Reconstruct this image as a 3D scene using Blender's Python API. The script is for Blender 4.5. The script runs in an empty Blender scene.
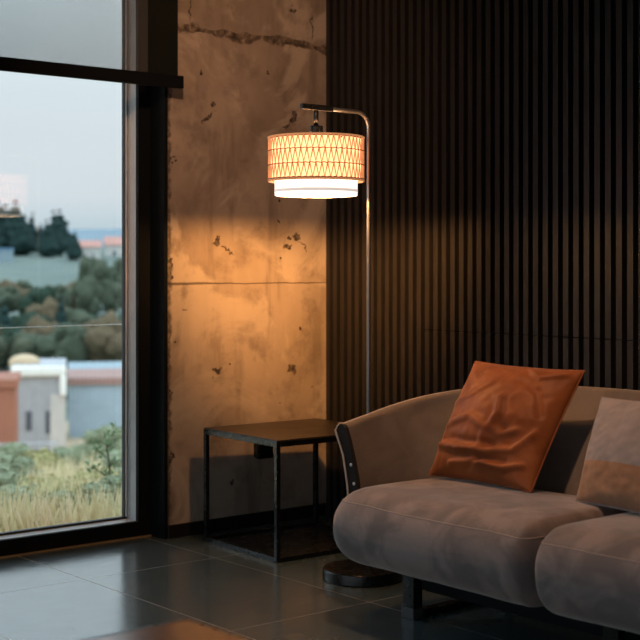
import bpy, bmesh, math, random
from mathutils import Vector, noise, Matrix

sc = bpy.context.scene
COL = sc.collection
# ------------------------------------------------------------------ camera
CAM_H = 1.11
FPX = 1359.0
YAW = math.radians(39.5)
cam_d = bpy.data.cameras.new('camera')
cam = bpy.data.objects.new('camera', cam_d)
COL.objects.link(cam)
cam.location = (0, 0, CAM_H)
cam.rotation_euler = (math.radians(90), 0, -YAW)
cam_d.sensor_fit = 'HORIZONTAL'
cam_d.sensor_width = 36.0
cam_d.lens = 36.0 * FPX / 640.0
cam_d.shift_y = -53.0 / 640.0
cam_d.clip_start = 0.05
cam_d.clip_end = 6000
cam_d.dof.use_dof = True
cam_d.dof.focus_distance = 4.75
cam_d.dof.aperture_fstop = 3.8
sc.camera = cam
# ------------------------------------------------------------------ view
sc.view_settings.view_transform = 'Standard'
sc.view_settings.look = 'None'
sc.view_settings.exposure = 0.0
sc.view_settings.gamma = 1.0
sc.view_settings.use_curve_mapping = False
# ------------------------------------------------------------------ world: pale overcast evening sky
world = bpy.data.worlds.new('sky')
sc.world = world
world.use_nodes = True
wn = world.node_tree.nodes; wl = world.node_tree.links
wn.clear()
wo = wn.new('ShaderNodeOutputWorld')
bg = wn.new('ShaderNodeBackground')
tc = wn.new('ShaderNodeTexCoord')
sx = wn.new('ShaderNodeSeparateXYZ')
wl.new(tc.outputs['Generated'], sx.inputs[0])
mr = wn.new('ShaderNodeMapRange')
mr.inputs['From Min'].default_value = -0.06
mr.inputs['From Max'].default_value = 0.5
wl.new(sx.outputs['Z'], mr.inputs['Value'])
cr = wn.new('ShaderNodeValToRGB')
e = cr.color_ramp.elements
e[0].position = 0.0; e[0].color = (0.30, 0.36, 0.36, 1)
e[1].position = 1.0; e[1].color = (1.8, 2.15, 2.45, 1)
for p, c in ((0.10, (0.50, 0.60, 0.66, 1)), (0.15, (0.60, 0.70, 0.77, 1)), (0.20, (0.80, 0.84, 0.89, 1)),
             (0.30, (0.82, 0.87, 0.92, 1)), (0.36, (0.84, 0.92, 0.97, 1)), (0.47, (1.15, 1.30, 1.38, 1)), (0.62, (1.45, 1.68, 1.84, 1))):
    k = e.new(p); k.color = c
wl.new(mr.outputs['Result'], cr.inputs['Fac'])
cn = wn.new('ShaderNodeTexNoise'); cn.inputs['Scale'].default_value = 3.0; cn.inputs['Detail'].default_value = 4
cmap = wn.new('ShaderNodeMapping'); cmap.inputs['Scale'].default_value = (1, 1, 5)
wl.new(tc.outputs['Generated'], cmap.inputs[0]); wl.new(cmap.outputs[0], cn.inputs['Vector'])
cmr = wn.new('ShaderNodeMapRange'); cmr.inputs['To Min'].default_value = 0.93; cmr.inputs['To Max'].default_value = 1.07
wl.new(cn.outputs['Fac'], cmr.inputs['Value'])
mul = wn.new('ShaderNodeVectorMath'); mul.operation = 'SCALE'
wl.new(cr.outputs['Color'], mul.inputs[0]); wl.new(cmr.outputs['Result'], mul.inputs['Scale'])
wl.new(mul.outputs[0], bg.inputs['Color'])
bg.inputs['Strength'].default_value = 1.0
wl.new(bg.outputs[0], wo.inputs['Surface'])
LAMP_POWER = 15.0
ADDED_BEAM_POWER = 190.0
LAMP_COLOR = (1.0, 0.44, 0.125)
ADDED_SPOT_COLOR = (1.0, 0.54, 0.30)

# ================================================================== helpers
FWD = Vector((math.sin(YAW), math.cos(YAW), 0)); RGT = Vector((math.cos(YAW), -math.sin(YAW), 0))
def far(px, depth, z=0.0):
    """a point outdoors in the direction of the given photo column, at a true distance"""
    p = FWD * depth + RGT * ((px - 320) / FPX * depth)
    return Vector((p.x, p.y, z))
def on_wall(px, py, Y=4.68):
    d = FWD + RGT * ((px - 320) / FPX)
    t = Y / d.y
    return (d.x * t, CAM_H + (267 - py) / FPX * t)

def tag(o, label=None, cat=None, group=None, kind=None):
    if label: o['label'] = label
    if cat: o['category'] = cat
    if group: o['group'] = group
    if kind: o['kind'] = kind
    return o
def empty(name, loc, rz=0, label=None, cat=None, group=None, kind=None):
    o = bpy.data.objects.new(name, None); COL.objects.link(o)
    o.location = loc; o.rotation_euler = (0, 0, rz)
    o.empty_display_size = 0.1
    return tag(o, label, cat, group, kind)
def link(name, bm, mat, parent=None, smooth=False, origin=None, bevel=0, seg=2):
    """links a bmesh made in world coordinates as one mesh; parts are re-expressed in the parent's frame"""
    me = bpy.data.meshes.new(name)
    bmesh.ops.recalc_face_normals(bm, faces=bm.faces)
    bm.to_mesh(me); bm.free()
    o = bpy.data.objects.new(name, me); COL.objects.link(o)
    for m in (mat if isinstance(mat, (list, tuple)) else [mat]):
        me.materials.append(m)
    if parent is not None:
        M = Matrix.Identity(4)
        p = parent
        chain = []
        while p is not None:
            chain.append(p); p = p.parent
        for q in reversed(chain):
            M = M @ (Matrix.Translation(q.location) @ q.rotation_euler.to_matrix().to_4x4())
        o.parent = parent
        me.transform(M.inverted())
    elif origin is not None:
        me.transform(Matrix.Translation(-Vector(origin))); o.location = origin
    if smooth:
        for f in me.polygons: f.use_smooth = True
    if bevel:
        b = o.modifiers.new('bevel', 'BEVEL'); b.width = bevel; b.segments = seg; b.limit_method = 'ANGLE'
        b.angle_limit = math.radians(40)
        for f in me.polygons: f.use_smooth = True
        w = o.modifiers.new('wn', 'WEIGHTED_NORMAL'); w.keep_sharp = True
    return o
def box(bm, x0, x1, y0, y1, z0, z1, mi=0):
    vs = [bm.verts.new((x, y, z)) for x in (x0, x1) for y in (y0, y1) for z in (z0, z1)]
    for q in ((0, 1, 3, 2), (4, 6, 7, 5), (0, 4, 5, 1), (2, 3, 7, 6), (0, 2, 6, 4), (1, 5, 7, 3)):
        f = bm.faces.new([vs[i] for i in q]); f.material_index = mi
    return bm
def B(*a):
    bm = bmesh.new(); box(bm, *a); return bm
def tube(bm, pts, r, n=10, caps=True, closed=False):
    pts = [Vector(p) for p in pts]
    rs = r if isinstance(r, (list, tuple)) else [r] * len(pts)
    rings = []
    N = len(pts); up = None
    for i, p in enumerate(pts):
        if closed: t = (pts[(i + 1) % N] - pts[i - 1]).normalized()
        else: t = (pts[min(i + 1, N - 1)] - pts[max(i - 1, 0)]).normalized()
        if up is None:
            up = Vector((0, 0, 1)) if abs(t.z) < 0.9 else Vector((1, 0, 0))
        a = (up - t * up.dot(t))
        if a.length < 1e-5: a = t.orthogonal()
        a.normalize(); b = t.cross(a); up = a
        rings.append([bm.verts.new(p + (a * math.cos(k * 2 * math.pi / n) + b * math.sin(k * 2 * math.pi / n)) * rs[i]) for k in range(n)])
    for i in range(N if closed else N - 1):
        A, C = rings[i], rings[(i + 1) % N]
        for k in range(n):
            bm.faces.new((A[k], A[(k + 1) % n], C[(k + 1) % n], C[k]))
    if caps and not closed:
        bm.faces.new(rings[0][::-1]); bm.faces.new(rings[-1])
    return bm
def lathe(bm, cx, cy, prof, n=48, close=True):
    """prof: list of (r, z)"""
    rings = []
    for r, z in prof:
        if r < 1e-6: rings.append([bm.verts.new((cx, cy, z))])
        else: rings.append([bm.verts.new((cx + r * math.cos(k * 2 * math.pi / n), cy + r * math.sin(k * 2 * math.pi / n), z)) for k in range(n)])
    for i in range(len(rings) - 1):
        A, C = rings[i], rings[i + 1]
        for k in range(n):
            k2 = (k + 1) % n
            if len(A) == 1 and len(C) == 1: continue
            if len(A) == 1: bm.faces.new((A[0], C[k], C[k2]))
            elif len(C) == 1: bm.faces.new((A[k], A[k2], C[0]))
            else: bm.faces.new((A[k], A[k2], C[k2], C[k]))
    return bm
def grid_faces(bm, G, wrap=False):
    for i in range(len(G) - 1):
        for j in range(len(G[0]) - (0 if wrap else 1)):
            j2 = (j + 1) % len(G[0])
            bm.faces.new((G[i][j], G[i + 1][j], G[i + 1][j2], G[i][j2]))

# ================================================================== materials
class NT:
    def __init__(s, name):
        s.m = bpy.data.materials.new(name); s.m.use_nodes = True
        s.t = s.m.node_tree; s.n = s.t.nodes; s.l = s.t.links
        s.b = s.n['Principled BSDF']; s.out = s.n['Material Output']
    def new(s, typ, **kw):
        o = s.n.new(typ)
        for k, v in kw.items(): setattr(o, k, v)
        return o
    def set(s, node, **kw):
        for k, v in kw.items(): node.inputs[k.replace('_', ' ')].default_value = v
    def put(s, a, b): s.l.new(a, b)
    def coord(s): return s.new('ShaderNodeTexCoord').outputs['Object']
    def noise(s, scale, detail=4, vec=None, rough=0.5, dist=0.0):
        o = s.new('ShaderNodeTexNoise'); o.inputs['Scale'].default_value = scale
        o.inputs['Detail'].default_value = detail; o.inputs['Roughness'].default_value = rough
        o.inputs['Distortion'].default_value = dist
        if vec is not None: s.put(vec, o.inputs['Vector'])
        return o.outputs['Fac']
    def mapping(s, vec, scale=(1, 1, 1), loc=(0, 0, 0)):
        o = s.new('ShaderNodeMapping'); o.inputs['Scale'].default_value = scale; o.inputs['Location'].default_value = loc
        s.put(vec, o.inputs[0]); return o.outputs[0]
    def ramp(s, fac, stops):
        o = s.new('ShaderNodeValToRGB'); el = o.color_ramp.elements
        el[0].position = stops[0][0]; el[0].color = (*stops[0][1], 1)
        el[1].position = stops[-1][0]; el[1].color = (*stops[-1][1], 1)
        for p, c in stops[1:-1]:
            k = el.new(p); k.color = (*c, 1)
        s.put(fac, o.inputs['Fac']); return o.outputs['Color']
    def mr(s, v, a, b, c=0.0, d=1.0, smooth=True):
        o = s.new('ShaderNodeMapRange')
        if smooth: o.interpolation_type = 'SMOOTHSTEP'
        o.inputs['From Min'].default_value = a; o.inputs['From Max'].default_value = b
        o.inputs['To Min'].default_value = c; o.inputs['To Max'].default_value = d
        s.put(v, o.inputs['Value']); return o.outputs['Result']
    def math(s, op, a, b=None, c=None):
        o = s.new('ShaderNodeMath', operation=op)
        for i, v in enumerate((a, b, c)):
            if v is None: continue
            if isinstance(v, (int, float)): o.inputs[i].default_value = v
            else: s.put(v, o.inputs[i])
        return o.outputs[0]
    def mix(s, fac, a, b, blend='MIX'):
        o = s.new('ShaderNodeMix', data_type='RGBA', blend_type=blend)
        for i, v in ((0, fac), (6, a), (7, b)):
            if isinstance(v, (int, float)): o.inputs[i].default_value = v
            elif isinstance(v, tuple): o.inputs[i].default_value = (*v, 1)
            else: s.put(v, o.inputs[i])
        return o.outputs[2]
    def bump(s, h, strength=0.3, dist=0.01, prev=None):
        o = s.new('ShaderNodeBump'); o.inputs['Strength'].default_value = strength; o.inputs['Distance'].default_value = dist
        s.put(h, o.inputs['Height'])
        if prev is not None: s.put(prev, o.inputs['Normal'])
        s.put(o.outputs[0], s.b.inputs['Normal']); return o.outputs[0]

def plain(name, col, rough=0.5, metal=0.0, var=0.08, scale=20, spec=0.5, bump=0.0, emit=None, es=0):
    t = NT(name)
    v = t.coord(); f = t.noise(scale, 4, v)
    c0 = tuple(max(0, x * (1 - var)) for x in col); c1 = tuple(min(1, x * (1 + var)) for x in col)
    t.put(t.ramp(f, [(0.3, c0), (0.7, c1)]), t.b.inputs['Base Color'])
    t.set(t.b, Roughness=rough, Metallic=metal)
    t.b.inputs['Specular IOR Level'].default_value = spec
    t.put(t.mr(f, 0.3, 0.7, rough * 0.92, min(1, rough * 1.08)), t.b.inputs['Roughness'])
    if bump: t.bump(f, bump, 0.002)
    if emit:
        t.b.inputs['Emission Color'].default_value = (*emit, 1); t.b.inputs['Emission Strength'].default_value = es
    return t.m

def mat_concrete():
    t = NT('concrete')
    v = t.coord()
    sp = t.new('ShaderNodeSeparateXYZ'); t.put(v, sp.inputs[0])
    X, Z = sp.outputs['X'], sp.outputs['Z']
    n1 = t.noise(1.6, 6, v, 0.55, 0.5); n2 = t.noise(7, 8, v, 0.65); n3 = t.noise(60, 4, v)
    strk = t.noise(3.0, 5, t.mapping(v, (3.0, 1, 0.5)), 0.6)
    c = t.ramp(n1, [(0.30, (0.25, 0.195, 0.155)), (0.5, (0.40, 0.325, 0.26)), (0.72, (0.52, 0.43, 0.345))])
    c = t.mix(t.mr(n2, 0.45, 0.72), c, (0.25, 0.20, 0.16))
    c = t.mix(t.math('MULTIPLY', t.mr(strk, 0.50, 0.68), 0.65), c, (0.20, 0.16, 0.13))
    c = t.mix(t.math('MULTIPLY', t.mr(t.noise(2.2, 5, t.mapping(v, (1, 1, 1), (4.3, 0, 2.1)), 0.6, 1.0), 0.50, 0.62), 0.6), c, (0.64, 0.55, 0.45))
    # warped coordinates for the marks
    wx = t.math('ADD', X, t.math('MULTIPLY', t.math('SUBTRACT', t.noise(28, 3, v), 0.5), 0.075))
    wz = t.math('ADD', Z, t.math('MULTIPLY', t.math('SUBTRACT', t.noise(31, 3, t.mapping(v, (1, 1, 1), (9, 3, 5))), 0.5), 0.075))
    dark = None
    # chipped marks: px, py, half width, half height (metres), rotation (deg)
    marks = [(208, 118, .034, .012, -40), (214, 104, .010, .010, 0), (293, 119, .012, .030, 20), (287, 126, .022, .006, -30), (294, 10, .012, .014, 0),
             (216, 240, .010, .022, 0), (226, 248, .030, .005, 30), (231, 252, .016, .004, 32), (296, 238, .018, .016, 0), (288, 247, .014, .014, 0),
             (303, 246, .022, .004, 40), (288, 238, .016, .004, -10), (217, 371, .024, .018, -20), (292, 369, .024, .020, 30), (301, 329, .012, .007, 40),
             (171, 262, .012, .016, 0), (171, 276, .014, .022, 0), (169, 290, .010, .022, 0), (233, 483, .009, .012, 0),
             (170, 390, .008, .03, 0), (171, 460, .008, .04, 0), (168, 134, .008, .018, 0), (190, 10, .004, .04, 0), (312, 28, .004, .05, 0),
             (201, 72, .008, .008, 0), (173, 160, .014, .004, 0), (280, 222, .007, .007, 0), (185, 309, .020, .004, -10), (267, 75, .007, .007, 0)]
    for px, py, a, b_, rot in marks:
        x0, z0 = on_wall(px, py)
        cr_, sr_ = math.cos(math.radians(rot)), math.sin(math.radians(rot))
        dx = t.math('SUBTRACT', wx, x0); dz = t.math('SUBTRACT', wz, z0)
        u = t.math('ADD', t.math('MULTIPLY', dx, cr_ / a), t.math('MULTIPLY', dz, -sr_ / a))
        w = t.math('ADD', t.math('MULTIPLY', dx, sr_ / b_), t.math('MULTIPLY', dz, cr_ / b_))
        d = t.math('ADD', t.math('MULTIPLY', u, u), t.math('MULTIPLY', w, w))
        m = t.mr(d, 1.5, 0.6)
        dark = m if dark is None else t.math('MAXIMUM', dark, m)
    # broad rough joint at 2.09 m
    jz = t.math('SUBTRACT', Z, t.mr(X, 3.05, 3.9, 2.105, 2.072, smooth=False))
    jz = t.math('ADD', jz, t.math('MULTIPLY', t.math('SUBTRACT', t.noise(3.5, 3, v), 0.5), 0.09))
    jw = t.math('ABSOLUTE', jz)
    jwid = t.math('ADD', 0.006, t.math('MULTIPLY', t.mr(t.noise(9, 5, v), 0.35, 0.7), 0.028))
    joint = t.mr(t.math('DIVIDE', jw, jwid), 1.15, 0.7)
    jcol = t.ramp(t.noise(40, 5, v), [(0.35, (0.05, 0.038, 0.028)), (0.55, (0.20, 0.15, 0.11)), (0.72, (0.42, 0.34, 0.26))])
    c = t.mix(joint, c, jcol)
    # thin form seam at 1.04 m, rougher on the left
    s2 = t.math('ABSOLUTE', t.math('ADD', t.math('SUBTRACT', Z, 1.040), t.math('MULTIPLY', t.math('SUBTRACT', t.noise(12, 4, v), 0.5), 0.012)))
    swid = t.mr(X, 3.45, 3.10, 0.0025, 0.006)
    seam = t.mr(t.math('DIVIDE', s2, swid), 1.2, 0.6)
    c = t.mix(t.math('MULTIPLY', seam, 0.75), c, (0.07, 0.05, 0.035))
    # tiny air holes
    vo = t.new('ShaderNodeTexVoronoi'); vo.inputs['Scale'].default_value = 11; t.put(v, vo.inputs['Vector'])
    vor = t.new('ShaderNodeSeparateColor'); t.put(vo.outputs['Color'], vor.inputs[0])
    pit = t.math('MULTIPLY', t.mr(vo.outputs['Distance'], 0.085, 0.05), t.mr(vor.outputs[0], 0.80, 0.82))
    # chipped left edge
    edge = t.math('MULTIPLY', t.mr(t.math('SUBTRACT', X, t.math('MULTIPLY', t.noise(22, 5, v), 0.05)), 3.050, 3.033), 0.85)
    dark = t.math('MAXIMUM', dark, t.math('MAXIMUM', pit, edge))
    c = t.mix(t.math('MULTIPLY', dark, t.mr(n3, 0.3, 0.6, 0.6, 1.0)), c, (0.06, 0.042, 0.03))
    t.put(c, t.b.inputs['Base Color'])
    t.put(t.mr(n2, 0.3, 0.7, 0.75, 0.55), t.b.inputs['Roughness'])
    h = t.math('SUBTRACT', t.math('MULTIPLY', n2, 0.10), t.math('ADD', t.math('MULTIPLY', dark, 0.8), t.math('MULTIPLY', joint, t.noise(35, 5, v))))
    h = t.math('ADD', h, t.math('MULTIPLY', n3, 0.03))
    h = t.math('SUBTRACT', h, t.math('MULTIPLY', seam, 0.4))
    t.bump(h, 0.6, 0.012)
    return t.m

def mat_floor():
    t = NT('floor_tiles')
    v = t.coord()
    sp = t.new('ShaderNodeSeparateXYZ'); t.put(v, sp.inputs[0])
    def joint(S, off, pitch, w):
        f = t.math('PINGPONG', t.math('ADD', t.math('SUBTRACT', S, off), pitch * 40), pitch / 2)
        return t.math('COMPARE', f, 0.0, w / 2)
    jx = joint(sp.outputs['X'], 2.425, 0.565, 0.0032)
    jy = joint(sp.outputs['Y'], 4.258, 0.888, 0.0032)
    j = t.math('MAXIMUM', jx, jy)
    n1 = t.noise(2.2, 6, v, 0.6, 0.6); n2 = t.noise(10, 6, t.mapping(v, (1, 2.5, 1)), 0.6)
    cx = t.math('FLOOR', t.math('DIVIDE', t.math('SUBTRACT', sp.outputs['X'], 2.425 - 56.5), 0.565))
    cy = t.math('FLOOR', t.math('DIVIDE', t.math('SUBTRACT', sp.outputs['Y'], 4.258 - 88.8), 0.888))
    cb = t.new('ShaderNodeCombineXYZ'); t.put(cx, cb.inputs[0]); t.put(cy, cb.inputs[1])
    wn_ = t.new('ShaderNodeTexWhiteNoise'); wn_.noise_dimensions = '3D'; t.put(cb.outputs[0], wn_.inputs['Vector'])
    c = t.ramp(n1, [(0.3, (0.052, 0.094, 0.104)), (0.5, (0.088, 0.130, 0.138)), (0.7, (0.130, 0.162, 0.165))])
    c = t.mix(t.math('MULTIPLY', t.mr(n2, 0.5, 0.75), 0.4), c, (0.17, 0.165, 0.16))
    c = t.mix(t.math('MULTIPLY', wn_.outputs['Value'], 0.40), c, (0.080, 0.085, 0.092))
    c = t.mix(j, c, (0.34, 0.32, 0.30))
    t.put(c, t.b.inputs['Base Color'])
    t.put(t.math('ADD', t.mr(n2, 0.3, 0.7, 0.16, 0.22), t.math('MULTIPLY', j, 0.3)), t.b.inputs['Roughness'])
    t.b.inputs['Specular IOR Level'].default_value = 1.0
    t.bump(t.math('MULTIPLY', j, -1.0), 0.15, 0.001)
    return t.m

def mat_slats():
    t = NT('dark_stained_slats')
    v = t.coord()
    g = t.noise(14, 6, t.mapping(v, (6, 6, 0.5)), 0.6); g2 = t.noise(1.2, 3, v)
    c = t.ramp(g, [(0.3, (0.012, 0.0115, 0.0115)), (0.55, (0.020, 0.0185, 0.018)), (0.75, (0.030, 0.027, 0.026))])
    t.put(c, t.b.inputs['Base Color'])
    t.put(t.mr(g2, 0.3, 0.7, 0.40, 0.50), t.b.inputs['Roughness'])
    t.b.inputs['Specular IOR Level'].default_value = 0.42
    t.bump(g, 0.12, 0.002)
    return t.m

def mat_fabric(name, c0, c1, sheen=0.4, sheen_c=(1, .95, .9), rough=0.85, weave=900, patch=5, bump=0.15):
    t = NT(name)
    v = t.coord()
    n1 = t.noise(patch, 5, v, 0.55, 0.8); n2 = t.noise(weave / 3, 2, v)
    c = t.ramp(n1, [(0.40, c0), (0.60, c1)])
    c = t.mix(t.math('MULTIPLY', t.mr(n2, 0.4, 0.6), 0.2), c, tuple(x * 0.8 for x in c0))
    t.put(c, t.b.inputs['Base Color'])
    t.set(t.b, Roughness=rough)
    t.b.inputs['Specular IOR Level'].default_value = 0.2
    t.b.inputs['Sheen Weight'].default_value = sheen
    t.b.inputs['Sheen Roughness'].default_value = 0.4
    t.b.inputs['Sheen Tint'].default_value = (*sheen_c, 1)
    h = t.math('ADD', t.math('MULTIPLY', t.noise(9, 4, v, 0.5, 1.2), 1.0), t.math('MULTIPLY', n2, 0.05))
    t.bump(h, bump, 0.02)
    return t.m

def mat_glass():
    t = NT('window_glass')
    t.n.remove(t.b)
    tr = t.new('ShaderNodeBsdfTransparent'); tr.inputs[0].default_value = (0.94, 0.97, 0.97, 1)
    gl = t.new('ShaderNodeBsdfGlossy'); gl.inputs['Roughness'].default_value = 0.01
    fr = t.new('ShaderNodeFresnel'); fr.inputs['IOR'].default_value = 1.45
    n = t.noise(3, 2, t.coord())
    f = t.math('MULTIPLY', fr.outputs[0], t.mr(n, 0, 1, 0.95, 1.05))
    mx = t.new('ShaderNodeMixShader')
    t.put(f, mx.inputs[0]); t.put(tr.outputs[0], mx.inputs[1]); t.put(gl.outputs[0], mx.inputs[2])
    t.put(mx.outputs[0], t.out.inputs['Surface'])
    return t.m

def mat_screen():
    t = NT('blind_screen')
    t.b.inputs['Roughness'].default_value = 0.9
    v = t.coord()
    n = t.noise(600, 2, v)
    n3 = t.noise(2.0, 3, v)
    t.put(t.ramp(n, [(0.3, (0.075, 0.078, 0.08)), (0.7, (0.11, 0.11, 0.11))]), t.b.inputs['Base Color'])
    tr = t.new('ShaderNodeBsdfTransparent'); tr.inputs[0].default_value = (1, 1, 1, 1)
    mx = t.new('ShaderNodeMixShader')
    t.put(t.mr(n3, 0.2, 0.8, 0.37, 0.34), mx.inputs[0])
    t.put(tr.outputs[0], mx.inputs[1]); t.put(t.b.outputs[0], mx.inputs[2])
    t.put(mx.outputs[0], t.out.inputs['Surface'])
    return t.m

def mat_glow(name, col, emit, strength, var=0.12, scale=30):
    t = NT(name)
    v = t.coord(); n = t.noise(scale, 3, v)
    t.b.inputs['Base Color'].default_value = (*col, 1); t.b.inputs['Roughness'].default_value = 0.8
    t.b.inputs['Emission Color'].default_value = (*emit, 1)
    t.put(t.mr(n, 0.3, 0.7, strength * (1 - var), strength * (1 + var)), t.b.inputs['Emission Strength'])
    return t.m

def mat_leaf(name, cols, scale=1.0):
    t = NT(name)
    v = t.coord(); n = t.noise(scale, 5, v, 0.7)
    t.put(t.ramp(n, [(0.3 + 0.4 * i / (len(cols) - 1), c) for i, c in enumerate(cols)]), t.b.inputs['Base Color'])
    t.b.inputs['Roughness'].default_value = 0.9; t.b.inputs['Specular IOR Level'].default_value = 0.1
    return t.m

M_CONC = mat_concrete(); M_FLOOR = mat_floor(); M_SLAT = mat_slats()
M_BACKING = plain('slat_backing', (0.016, 0.0145, 0.014), 0.9, spec=0.2)
M_BLACK = plain('black_metal', (0.006, 0.007, 0.008), 0.28, 0.0, spec=0.5)
M_FRAME = plain('black_window_frame', (0.005, 0.0065, 0.008), 0.65, spec=0.12)
M_ALU = plain('grey_aluminium', (0.62, 0.64, 0.66), 0.45, 0.0)
M_SILVER = plain('silver_spacer', (0.75, 0.77, 0.8), 0.3, 0.6)
M_GASKET = plain('rubber_gasket', (0.02, 0.02, 0.022), 0.6)
M_BRASS = plain('brass_threshold', (0.42, 0.27, 0.12), 0.45, 0.3)
M_GLASS = mat_glass(); M_SCREEN = mat_screen()
M_DARKCLOTH = plain('dark_blind_hem', (0.010, 0.012, 0.010), 0.9, spec=0.1)
M_CEIL = plain('dark_ceiling_paint', (0.05, 0.048, 0.046), 0.9, scale=4)
M_PAINT = plain('dark_wall_paint', (0.10, 0.095, 0.09), 0.9, scale=4)
M_SKIRT = plain('black_skirting', (0.010, 0.009, 0.009), 0.45)
M_SOFA = mat_fabric('taupe_velvet', (0.155, 0.132, 0.130), (0.275, 0.228, 0.216), 0.4, patch=7, rough=.75)
M_SHELL = mat_fabric('olive_taupe_velvet', (0.150, 0.125, 0.105), (0.200, 0.168, 0.142), 0.25)
M_SHELLDARK = mat_fabric('dark_arm_facing', (0.02, 0.018, 0.017), (0.03, 0.028, 0.026), 0.1)
M_PIPING = plain('pale_piping', (0.52, 0.46, 0.40), 0.6)
M_PIPESEAT = plain('taupe_piping', (0.30, 0.25, 0.23), 0.7)
M_RUST = mat_fabric('rust_velvet', (0.22, 0.066, 0.020), (0.31, 0.100, 0.032), 0.4, (1, .6, .4), 0.5, bump=0.08)
M_PALE = mat_fabric('pale_mauve_linen', (0.26, 0.23, 0.23), (0.33, 0.29, 0.285), 0.3)
M_TAN = mat_fabric('tan_velvet', (0.28, 0.155, 0.09), (0.37, 0.215, 0.13), 0.3)
M_TABLETOP = plain('dark_brown_table_top', (0.050, 0.038, 0.030), 0.40, var=0.25, scale=8)
M_WOOD = plain('brown_polished_wood', (0.36, 0.15, 0.08), 0.22, var=0.2, scale=3)

def structure(name, bm, mat, **k):
    o = link(name, bm, mat, **k); o['kind'] = 'structure'; return o

# ================================================================== room shell
XL, XR, YB, YW, ZC = -2.6, 3.918, -3.0, 4.68, 2.72
bm = B(XL - .1, 3.06, YB - .1, 4.92, -0.12, 0.0); box(bm, 3.06, XR + .12, YB - .1, 4.95, -0.12, 0.0)
structure('floor', bm, M_FLOOR)
structure('ceiling', B(XL - .1, XR + .1, YB - .1, 4.98, ZC, ZC + .1), M_CEIL)
structure('wall_back', B(XL - .1, XR + .1, YB - .1, YB, 0, ZC), M_PAINT)
bm = bmesh.new()
for q in ((YB, 4.98, 0, .065), (YB, 4.98, 1.95, ZC)): box(bm, XL - .1, XL, *q)
for yy in (-3.0, -1.15, .75, 2.65, 4.60): box(bm, XL - .1, XL, yy, yy + (.38 if yy > 4 else .08), .065, 1.95)
structure('wall_left', bm, M_FRAME)
# concrete pier, the end wall beside the window
bm = B(3.050, XR + .1, YW, 4.98, 0, ZC)
structure('wall_end', bm, M_CONC, bevel=0.004)
structure('baseboard_end', B(3.048, XR - 0.035, YW - .012, YW, 0, .055), M_SKIRT, bevel=0.002)
structure('trim_1', B(3.030, 3.0475, 4.672, 4.79, 0, ZC), M_FRAME, bevel=0.003)
structure('trim_2', B(XL, 3.045, 4.768, 4.779, 0, .005), M_BRASS)

# slatted wall along the sofa: flat back panel with square slats and one panel joint
bm = bmesh.new()
box(bm, XR, XR + .1, YB, 4.98, 0, ZC, 1)
PITCH, SW, SD = 0.0489, 0.0255, 0.028
y = YW - 0.004
i = 0
while y - SW > YB:
    y0, y1 = y - SW, y
    if y1 > 4.06: segs = [(0.0, ZC)]
    else: segs = [(0.0, 0.849), (0.8535, ZC)]
    for z0, z1 in segs: box(bm, XR - SD, XR + .001, y0, y1, z0, z1, 0)
    y -= PITCH; i += 1
structure('wall_right', bm, [M_SLAT, M_BACKING])

# ------------------------------------------------------------------ windows
def window(n, x0, x1):
    w = empty('window_%d' % n, ((x0 + x1) / 2, 4.88, 0), kind='structure')
    jr, zb, zt = 0.071, 0.065, 2.66
    bm = bmesh.new()
    box(bm, x0, x0 + jr, 4.78, 4.80, 0, ZC); box(bm, x1 - jr, x1, 4.78, 4.80, 0, ZC)
    box(bm, x0 + jr, x1 - jr, 4.78, 4.80, 0, zb); box(bm, x0 + jr, x1 - jr, 4.78, 4.80, zt, ZC)
    link('frame', bm, M_FRAME, w)
    bm = bmesh.new()
    box(bm, x0, x0 + jr, 4.80, 4.896, 0, ZC); box(bm, x1 - jr, x1, 4.80, 4.896, 0, ZC)
    box(bm, x0 + jr, x1 - jr, 4.80, 4.896, 0, zb); box(bm, x0 + jr, x1 - jr, 4.80, 4.896, zt, ZC)
    link('frame_lining', bm, M_ALU, w)
    a, b = x0 + jr, x1 - jr
    bm = bmesh.new()
    for (q0, q1, r0, r1) in ((a, a + .011, zb, zt), (b - .011, b, zb, zt), (a, b, zb, zb + .008), (a, b, zt - .008, zt)):
        box(bm, q0, q1, 4.868, 4.892, r0, r1)
    link('gasket', bm, M_GASKET, w)
    bm = bmesh.new()
    box(bm, b - .009, b - .004, 4.862, 4.868, zb + .01, zt); box(bm, a + .004, a + .009, 4.862, 4.868, zb + .01, zt)
    link('glazing_bead', bm, M_SILVER, w)
    link('pane', B(a + .002, b - .002, 4.877, 4.881, zb + .002, zt - .002), M_GLASS, w)
    return w
window(1, 1.05, 3.045); window(2, -0.95, 1.05); window(3, -2.6, -0.95)

# ------------------------------------------------------------------ roller blind
bl = empty('roller_blind', (2.0, 4.60, 1.83), label='dark see-through roller blind pulled part way down over the tall window', cat='window blind')
link('blind_fabric', B(-2.5, 2.905, 4.598, 4.600, 1.87, 2.66), M_SCREEN, bl)
link('side_hem', B(2.905, 3.046, 4.597, 4.601, 1.87, 2.66), M_DARKCLOTH, bl)
link('bottom_bar', B(-2.5, 3.070, 4.588, 4.612, 1.832, 1.882), M_FRAME, bl, bevel=0.003)
bm = bmesh.new(); tube(bm, [(-2.52, 4.62, 2.66), (3.075, 4.62, 2.66)], 0.045, 20)
link('roller', bm, M_FRAME, bl, smooth=False)

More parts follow.
